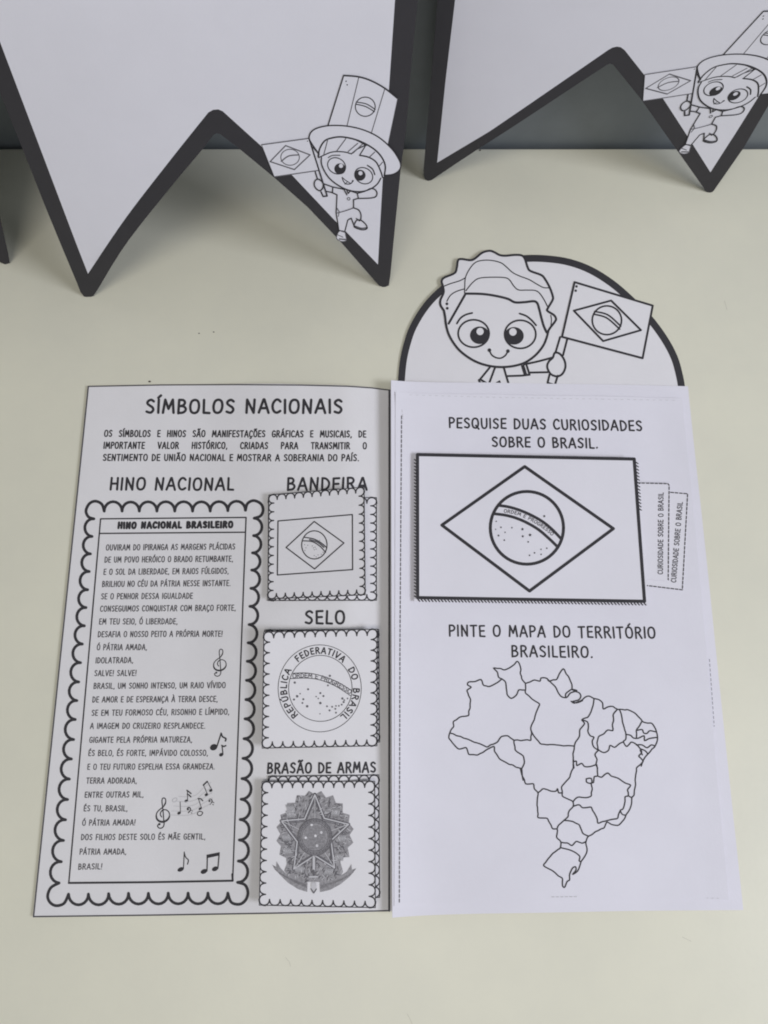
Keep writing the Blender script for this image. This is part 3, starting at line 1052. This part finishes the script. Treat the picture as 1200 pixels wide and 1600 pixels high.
k = Ink(S3.px, .00019)


def inside(x, y, P):
    c = False
    for (x1, y1), (x2, y2) in zip(P, P[1:] + P[:1]):
        if (y1 > y) != (y2 > y) and x < (x2 - x1) * (y - y1) / (y2 - y1) + x1:
            c = not c
    return c


# leaf strokes of the wreath, dark and light, turned round the centre
kl = Ink(S3.px, .00027)
for i in range(1300):
    x, y = rnd.uniform(170, 1065), rnd.uniform(60, 1120)
    if not inside(x, y, BURST):
        continue
    r = math.hypot((x - 615) / 200, (y - 580) / 215)
    if r < 1.2:
        continue
    a = math.atan2(y - 580, x - 615) + rnd.choice((.55, -.5, .9)) + rnd.uniform(-.25, .25)
    L = rnd.uniform(22, 60)
    x2, y2 = x + math.cos(a) * L, y + math.sin(a) * L
    if not inside(x2, y2, BURST):
        continue
    mx, my = (x + x2) / 2 - math.sin(a) * 7, (y + y2) / 2 + math.cos(a) * 7
    if i % 5 < 3:
        k.curve(zs((x, y), (mx, my), (x2, y2)), rnd.uniform(.8, 1.7), n=3, taper=True)
    elif i % 5 == 3:
        kl.curve(zs((x, y), (mx, my), (x2, y2)), rnd.uniform(.7, 1.3), n=3, taper=True)
for x0, y0, s_ in ((340, 250, -1), (850, 300, 1), (290, 590, -1), (920, 600, 1), (300, 750, -1), (440, 960, -1), (770, 990, 1), (890, 820, 1), (340, 320, -1)):
    for j in range(7):
        dx = (j - 3) * 14
        kl.curve(zs((x0 + dx, y0 + 45), (x0 + dx + s_ * 8, y0), (x0 + dx + s_ * 26, y0 - 45)), 1.05, n=3, taper=True)
        k.curve(zs((x0 + dx + 7, y0 + 48), (x0 + dx + 7 + s_ * 8, y0), (x0 + dx + 7 + s_ * 26, y0 - 48)), .8, n=3, taper=True)
for i in range(26):
    f = i / 25
    k.line(zs((130 + 380 * f, 925 + 210 * f ** .6), (140 + 375 * f, 945 + 230 * f ** .7)), .7)
    k.line(zs((1080 - 390 * f, 970 + 180 * f ** .6), (1070 - 385 * f, 985 + 205 * f ** .7)), .6)
STAR = [(615, 85), (725, 365), (1010, 435), (805, 625), (845, 945), (612, 800), (368, 960), (408, 640), (222, 395), (495, 372)]
k.line(zs(*STAR), 4.6, closed=True)
for i in range(10):
    a, b = STAR[i], STAR[(i + 1) % 10]
    k.line(zs(((a[0] - 615) * .86 + 615, (a[1] - 580) * .86 + 580), ((b[0] - 615) * .86 + 615, (b[1] - 580) * .86 + 580)), .9)
k.build("arms_dark_lines", M['dark_grey_ink'], f3)
for i in range(0, 10, 2):
    kl.line(zs(STAR[i], (615, 580)), .9)
kl.line(zs(*STAR), 1.7, closed=True)
kl.poly(zs((586, 815), (622, 815), (622, 975), (586, 975)))
kl.line(zs((555, 1050), (645, 1050)), 2.2)
kl.poly(zs((572, 1120), (632, 1120), (632, 1195), (602, 1225), (572, 1195)))
kl.build("arms_light_lines", M['pale_ink'], f3)
k = Ink(S3.px, .00034)
k.poly(ell(*zs((617, 585))[0], 198 / 7.5, 213 / 7.5))
k.build("arms_disc", M['grey_ink'], f3)
k = Ink(S3.px, .00040)
for q in (1.0, .93, .86, .78):
    k.line(ell(*zs((617, 585))[0], 198 / 7.5 * q, 213 / 7.5 * q), .8 if q < 1 else 1.3, closed=True)
for a in range(0, 360, 12):
    x, y = 617 + 181 * math.cos(R(a)), 585 + 195 * math.sin(R(a))
    k.dot(*zs((x, y))[0], 1.0, n=6)
k.line(zs((585, 815), (585, 975)), .7)
k.line(zs((622, 815), (622, 975)), .7)
k.line(zs((572, 1195), (602, 1240), (632, 1195)), 1.6)
k.line(zs((600, 975), (602, 1030)), 2.2)
for a in range(-60, 70, 8):
    y = 585 + a * 2.2
    k.line(zs((617 - 120, y), (617 + 120, y + 6)), .35)
k.build("arms_fine_lines", M['dark_grey_ink'], f3)
k = Ink(S3.px, .00040)
for x, y in ((577, 443), (690, 530), (622, 570), (508, 592), (640, 685)):
    k.dot(*zs((x, y))[0], 2.1, n=8)
k.build("arms_stars", M['flap'], f3)

# ------------------------------------------------------------------ the pennants leaning on the wall


def pennant_frame(a, b, lean):
    A, B = zt(*a), zt(*b)
    U = (B - A).normalized()
    Y = Vector((0, 0, 1)).cross(U)
    V = Vector((0, 0, 1)) * math.cos(lean) + Y * math.sin(lean)
    return A, U, V


LEN = 0.300


def pennant_surf(A, U, V, curl, wave=0.0):
    # N points to the viewer; beyond the visible part the sheet curls back to the wall
    def h(u, v):
        return -curl * max(0, v - .17) ** 2 + wave * math.sin(u * 21 + 0.6) * sstep(0, .05, v)
    return Surf(A, U, V, h)


def extend(p, q, v):
    """Point at height v on the line through uv points p and q."""
    f = (v - p[1]) / (q[1] - p[1])
    return (p[0] + (q[0] - p[0]) * f, v)


# the left of the two nearly whole pennants
SL = pennant_surf(*pennant_frame((137, 464), (600, 448.5), R(14)), 2.1, .0012)
SL_black_px = [(33, 227), (70, 321), (121, 444), (125.5, 456), (131, 463), (138, 465.3), (146, 462.5), *spline([(153, 452), (196, 382.5), (259, 302), (320, 229)], n=6), (333, 211.5), (338, 208), (344, 209.5), (371, 230),
               (429, 278), (480, 323), (530, 375.5), (592, 446), (600, 449.3), (607.5, 446), (610, 430), (626, 266), (634, 206), (644, 88)]
SL_white_px = [(0, 65), (68, 245), *spline([(137.5, 427.5), (196, 341), (266, 250), (325.5, 175.5)], n=6), (333, 171.3), (341, 170.6), (348, 173.5), (406, 226), (455, 272), (522, 343), (590.5, 413), (598, 280), (611, 90), (617, 0)]
SL_black = [SL.uv(*p) for p in SL_black_px]
SL_white = [SL.uv(*p) for p in SL_white_px]
SL_black = [extend(SL_black[0], SL_black[2], LEN)] + SL_black + [extend(SL_black[-4], SL_black[-1], LEN)]
SL_white = [extend(SL_white[0], SL_white[2], LEN - .012)] + SL_white[1:-1] + [extend(SL_white[-3], SL_white[-1], LEN - .012)]

SR = pennant_surf(*pennant_frame((668, 282.5), (1110, 301), R(5.2)), 0.0, .0009)
SR_black_px = [(672.5, 140), (662, 262), (662, 272), (664, 279.5), (669, 283), (675, 281), (750, 231), (820, 186), (900, 133), (948, 101.5), (953, 99.5), (958, 101), (1000, 153), (1040, 210), (1099, 293), (1101.5, 297.5), (1105, 300.3), (1109, 301.2), (1113, 300.2), (1116, 297), (1119, 292.5),
               (1162, 231), (1200, 166)]
SR_white_px = [(711, 0), (696, 127), (683, 254), (765, 205), (860, 140), (950, 78), (957, 74), (964, 72.5), (970, 73.5), (976, 78), (1006, 116), (1037.5, 156), (1110, 269), (1148, 210), (1182.5, 155)]
SR_black = [SR.uv(*p) for p in SR_black_px]
SR_white = [SR.uv(*p) for p in SR_white_px]
rb = SR_black[-1]
lb = SR_black[0]
SR_black = [(lb[0] + (SR_black[0][0] - SR_black[1][0]) * (LEN - lb[1]) / (lb[1] - SR_black[1][1]) * .5, LEN)] + SR_black + [(rb[0] + .004, LEN)]
SR_white = [extend(SR_white[0], SR_white[2], LEN - .012)] + SR_white[:-1] + [(SR_white[-1][0], SR_white[-1][1]), (rb[0] - .004, LEN - .012)]

# the child drawing is the same on both; traced once on the left pennant
aff = None
P1 = [(408.75, 226.25), (428.75, 276.25), (482.5, 216.25), (422, 252.5), (484.5, 242), (446.25, 227.5), (460, 265), (532.5, 262.5), (566.25, 272.5), (533.75, 377.5), (589.5, 302.5), (537, 118), (573.75, 353.75), (498.75, 245)]
P2 = [(1006.4, 116), (1003, 157), (1089, 104), (1010.4, 137), (1079.6, 125.6), (1047, 114.4), (1041, 147), (1120, 140), (1147, 150), (1070, 239), (1162.4, 172), (1196, 15), (1121, 217), (1093, 127)]


def lstsq_affine(src, dst):
    Mx = Matrix(((0,) * 3,) * 3)
    bx, by = Vector((0, 0, 0)), Vector((0, 0, 0))
    for (a, b), (c, d) in zip(src, dst):
        r = Vector((a, b, 1))
        for i in range(3):
            for j in range(3):
                Mx[i][j] += r[i] * r[j]
        bx += r * c
        by += r * d
    I = Mx.inverted()
    return I @ bx, I @ by


ax, ay = lstsq_affine([SL.uv(*p) for p in P1], [SR.uv(*p) for p in P2])


def map_left(lift):
    return lambda x, y, d: SL.px(x, y, d + lift)


def map_right(lift):
    def f(x, y, d):
        u, v = SL.uv(x, y)
        r = Vector((u, v, 1))
        return SR.at(ax.dot(r), ay.dot(r), d + lift)
    return f


def map_far(S):
    return lambda lift: (lambda x, y, d: S.at(*SL.uv(x, y), d + lift))


zA = Z(380, 80, 4)
zB = Z(490, 160, 6.957)


def child(mk, parent):
    """The printed child in a top hat, waving a flag: paper shapes over the border, then the outlines."""
    hat = (zA((530, 465), (628, 152)) + spline(zA((628, 152), (720, 160), (800, 185), (885, 232), (965, 295)))[1:]
           + zA((905, 580)) + spline(zA((930, 612), (975, 680), (985, 720), (970, 750), (935, 770), (888, 776)))
           + spline(zB((750, 815), (730, 825), (690, 890), (620, 940), (530, 968), (430, 965), (330, 935), (230, 875), (160, 810), (110, 730), (85, 660), (60, 600)))
           + spline(zA((475, 645), (430, 580), (412, 540), (430, 500), (480, 475), (528, 466))))
    shapes = (("child_figure", hat), ("flag_figure", zA((115, 585), (410, 545), (470, 745), (195, 785))),
              ("leg_figure", zB((245, 1200), (260, 1290), (275, 1390), (340, 1410), (358, 1330), (375, 1275), (430, 1150))),
              ("shoe_figure", spline(zB((280, 1400), (250, 1460), (262, 1492), (310, 1512), (355, 1500), (350, 1450), (335, 1405)), closed=True)))
    figs = [sheet(n, None, q, M['card_print'], parent, d=.00026, thick=.00008, grid=9.0, mp=mk(0)) for n, q in shapes]
    fig = figs[0]
    k = Ink(mk(.00026), heavy=1.2)
    w1, w2, w3 = 1.55, 1.2, .85
    k.line(zA((530, 465), (628, 152)), w1)
    k.curve(zA((628, 152), (720, 160), (800, 185), (885, 232), (965, 295)), 1.9)
    k.line(ell(*zA((763, 347))[0], 62 / 4, 60 / 4), w2, closed=True)
    k.curve(zA((707, 318), (770, 330), (825, 364)), w2)
    k.curve(zA((704, 331), (765, 346), (820, 378)), w2)
    k.dot(*zA((643, 188))[0], 1.1)
    k.dot(*zA((650, 210))[0], 1.1)
    k.curve(zA((475, 645), (430, 580), (412, 540), (430, 500), (480, 475), (560, 464), (660, 470), (760, 495), (850, 540), (930, 612), (975, 680), (985, 720), (970, 750), (935, 770), (888, 776)), w1)
    k.curve(zA((470, 660), (478, 610), (510, 560), (560, 541), (620, 536), (700, 552), (770, 582), (830, 622), (870, 670), (888, 720), (882, 778)), 1.9)
    k.poly(zB((340, 378), (430, 390), (520, 425), (600, 465), (570, 475), (500, 435), (430, 402)))
    k.curve(zB((55, 600), (110, 575), (180, 545), (250, 535), (340, 540), (410, 560)), 1.4)
    k.line(zB((410, 560), (470, 510), (570, 462), (500, 575)), 1.4)
    k.curve(zB((500, 575), (600, 597), (680, 650), (730, 750), (750, 815)), 1.7)
    k.curve(zB((85, 600), (85, 660), (110, 730), (160, 810), (230, 875), (330, 935), (430, 965), (530, 968), (620, 940), (690, 890), (730, 825)), w1)
    for cx, cy, r in ((250, 690, 30), (545, 797, 30)):
        k.line(ell(*zB((cx, cy))[0], 102 / 6.957, 84 / 6.957, rot=r), w2, closed=True)
    k.curve(zB((585, 685), (640, 725), (665, 785)), 1.6)
    k.curve(zB((310, 815), (322, 852), (350, 885), (400, 884), (432, 850)), 1.2)
    k.line(zB((310, 815), (345, 845), (400, 880)), 1.0)
    k.line(zB((340, 890), (365, 865)), .8)
    k.dot(*zB((425, 855))[0], 1.5)
    for px_, py_, hx, hy in ((287, 722, 298, 690), (503, 792, 510, 770)):
        a = ell(*zB((px_, py_))[0], 62 / 6.957, 60 / 6.957, n=24)
        h_ = ell(*zB((hx, hy))[0], 23 / 6.957, 23 / 6.957, n=24)
        d, b = k._d(), len(k.v)
        k.v += [k.mp(x, y, d) for x, y in a + h_]
        k.f += [(b + i, b + (i + 1) % 24, b + 24 + (i + 1) % 24, b + 24 + i) for i in range(24)]
    k.curve(zB((45, 835), (80, 850), (105, 885), (100, 930), (70, 960), (30, 940), (8, 900), (15, 855)), 1.5, closed=True)
    k.line(zA((412, 548), (525, 905), (500, 908), (487, 880)), 1.7)
    k.line(zB((15, 745), (42, 832)), 1.5)
    k.line(zB((-5, 490), (55, 560)), 1.2)
    for c in (((110, 885), (210, 920), (330, 945)), ((130, 965), (200, 980), (255, 1005)), ((210, 920), (205, 985)), ((330, 945), (362, 1005)), ((362, 950), (375, 990), (400, 965)), ((435, 1060), (435, 1140)),
              ((255, 1005), (250, 1100), (245, 1200), (260, 1290), (275, 1390)), ((475, 988), (488, 1045)), ((390, 958), (480, 990)), ((490, 1042), (432, 1060)), ((275, 1390), (340, 1410)),
              ((340, 1400), (358, 1330), (372, 1278), (410, 1260), (440, 1340))):
        k.line(zB(*c), 1.35)
    k.curve(zB((480, 988), (560, 965), (620, 936), (670, 950), (690, 988), (675, 1025), (620, 1040), (490, 1045)), 1.4)
    k.curve(zB((430, 1145), (490, 1170), (515, 1220), (513, 1280)), 1.4)
    k.curve(zB((440, 1340), (470, 1282), (520, 1285), (570, 1330), (580, 1372), (530, 1385), (460, 1365)), 1.4, closed=True)
    k.curve(zB((450, 1345), (520, 1368), (580, 1362)), 1.2)
    k.line(zB((465, 1262), (500, 1290)), 1.2)
    k.build("child_drawing", M['ink'], fig)
    k = Ink(mk(.00026), heavy=1.2)
    k.line(zA((722, 165), (648, 470)), 1.1)
    k.line(zA((885, 235), (800, 515)), 1.1)
    k.line(zA((965, 295), (905, 580)), .6)
    for c in (((155, 400), (110, 570)), ((350, 395), (250, 530)), ((480, 445), (375, 535)), ((530, 455), (430, 550)), ((665, 540), (610, 592)), ((750, 650), (715, 690))):
        k.line(zB(*c), 1.2)
    k.curve(zB((160, 600), (205, 577), (285, 575)), 1.4)
    k.line(zA((115, 585), (410, 545)), 1.3)
    k.line(zA((195, 785), (470, 745)), 1.2)
    k.line(zA((115, 585), (195, 785)), .5)
    k.line(zA((168, 690), (265, 590), (418, 648), (320, 740)), 1.4, closed=True)
    k.line(ell(*zA((293, 663))[0], 58 / 4, 50 / 4), 1.1, closed=True)
    k.curve(zA((238, 688), (285, 655), (348, 648)), 1.5)
    k.dot(*zA((402, 562))[0], 1.0)
    k.curve(zB((250, 1205), (340, 1180), (430, 1150)), 1.2)
    k.line(zB((255, 1150), (280, 1190), (268, 1240)), 1.0)
    k.line(ell(*zB((382, 1048))[0], 2.2, 2.2, n=10), .8, closed=True)
    k.curve(zB((280, 1400), (250, 1460), (262, 1492), (310, 1512), (355, 1500), (350, 1450), (335, 1405)), 1.0, closed=True)
    k.line(zB((262, 1440), (320, 1465)), .9)
    k.line(zB((280, 1485), (345, 1490)), 1.6)
    k.build("shading_drawing", M['dark_grey_ink'], fig)


def pennant(name, S, black, white, mk, label, loc):
    p = root(name, loc, label, "pennant", "paper pennants leaning on the wall")
    sheet("black_backing", S, black, M['black'], p, d=0.0, thick=.0004, grid=.008)
    sheet("white_panel", S, white, M['card_print'], p, d=.00013, thick=.00008, grid=.008)
    if mk:
        child(mk, p)
    return p


pennant("pennant", SL, SL_black, SL_white, map_left, "white zigzag pennant with black border whose whole printed child shows, left of the gap", zt(370, 455))
pennant("pennant", SR, SR_black, SR_white, map_right, "white zigzag pennant with black border right of the gap, its child's hat cut off", zt(890, 290))
# the third, of which only the right tip shows at the picture's left edge
A3, U3, V3 = pennant_frame((-300, 426), (7, 413), R(12))
tipL = SL.uv(600, 449)
e0, e1 = SL.uv(610, 430), SL.uv(626, 266)
S0 = Surf(A3, U3, V3)
t3 = S0.uv(8, 413)
g0, g1 = S0.uv(15.7, 406), S0.uv(0, 336)
phi = math.atan2(g1[1] - g0[1], g1[0] - g0[0]) - math.atan2(e1[1] - e0[1], e1[0] - e0[0])
c_, s_ = math.cos(phi), math.sin(phi)
Ur, Vr = U3 * c_ + V3 * s_, V3 * c_ - U3 * s_
tip3 = S0.at(*t3)
S3p = pennant_surf(tip3 - Ur * tipL[0] - Vr * tipL[1], Ur, Vr, 1.2)
print("third pennant tilt", math.degrees(phi), "left tip z", S3p.at(0, 0).z)
pennant("pennant", S3p, SL_black, SL_white, map_far(S3p), "black pennant tip poking in at the left edge of the picture", tip3)

# ------------------------------------------------------------------ crumbs on the table


def crumb(x, y, r, label, seed):
    bm = bmesh.new()
    bmesh.ops.create_icosphere(bm, subdivisions=2, radius=r)
    q = random.Random(seed)
    for v in bm.verts:
        v.co *= q.uniform(.6, 1.2)
        v.co.z *= .5
        v.co.x *= 1.3
    zmin = min(v.co.z for v in bm.verts)
    for v in bm.verts:
        v.co.z -= zmin
    me = bpy.data.meshes.new("crumb")
    bm.to_mesh(me)
    bm.free()
    o = link("crumb", me, M['crumb'], None, zt(x, y))
    tag(o, label, "crumb", "crumbs on the table")


crumb(311, 521, .00042, "left one of the two brown specks on the bare table below the left pennant", 1)
crumb(334, 519, .00042, "right one of the two brown specks on the bare table below the left pennant", 2)
crumb(234, 596.5, .00060, "brown speck lying against the top edge of the left page", 3)
crumb(750, 235, .00055, "dark speck on the table at the foot of the wall under the right pennant", 4)
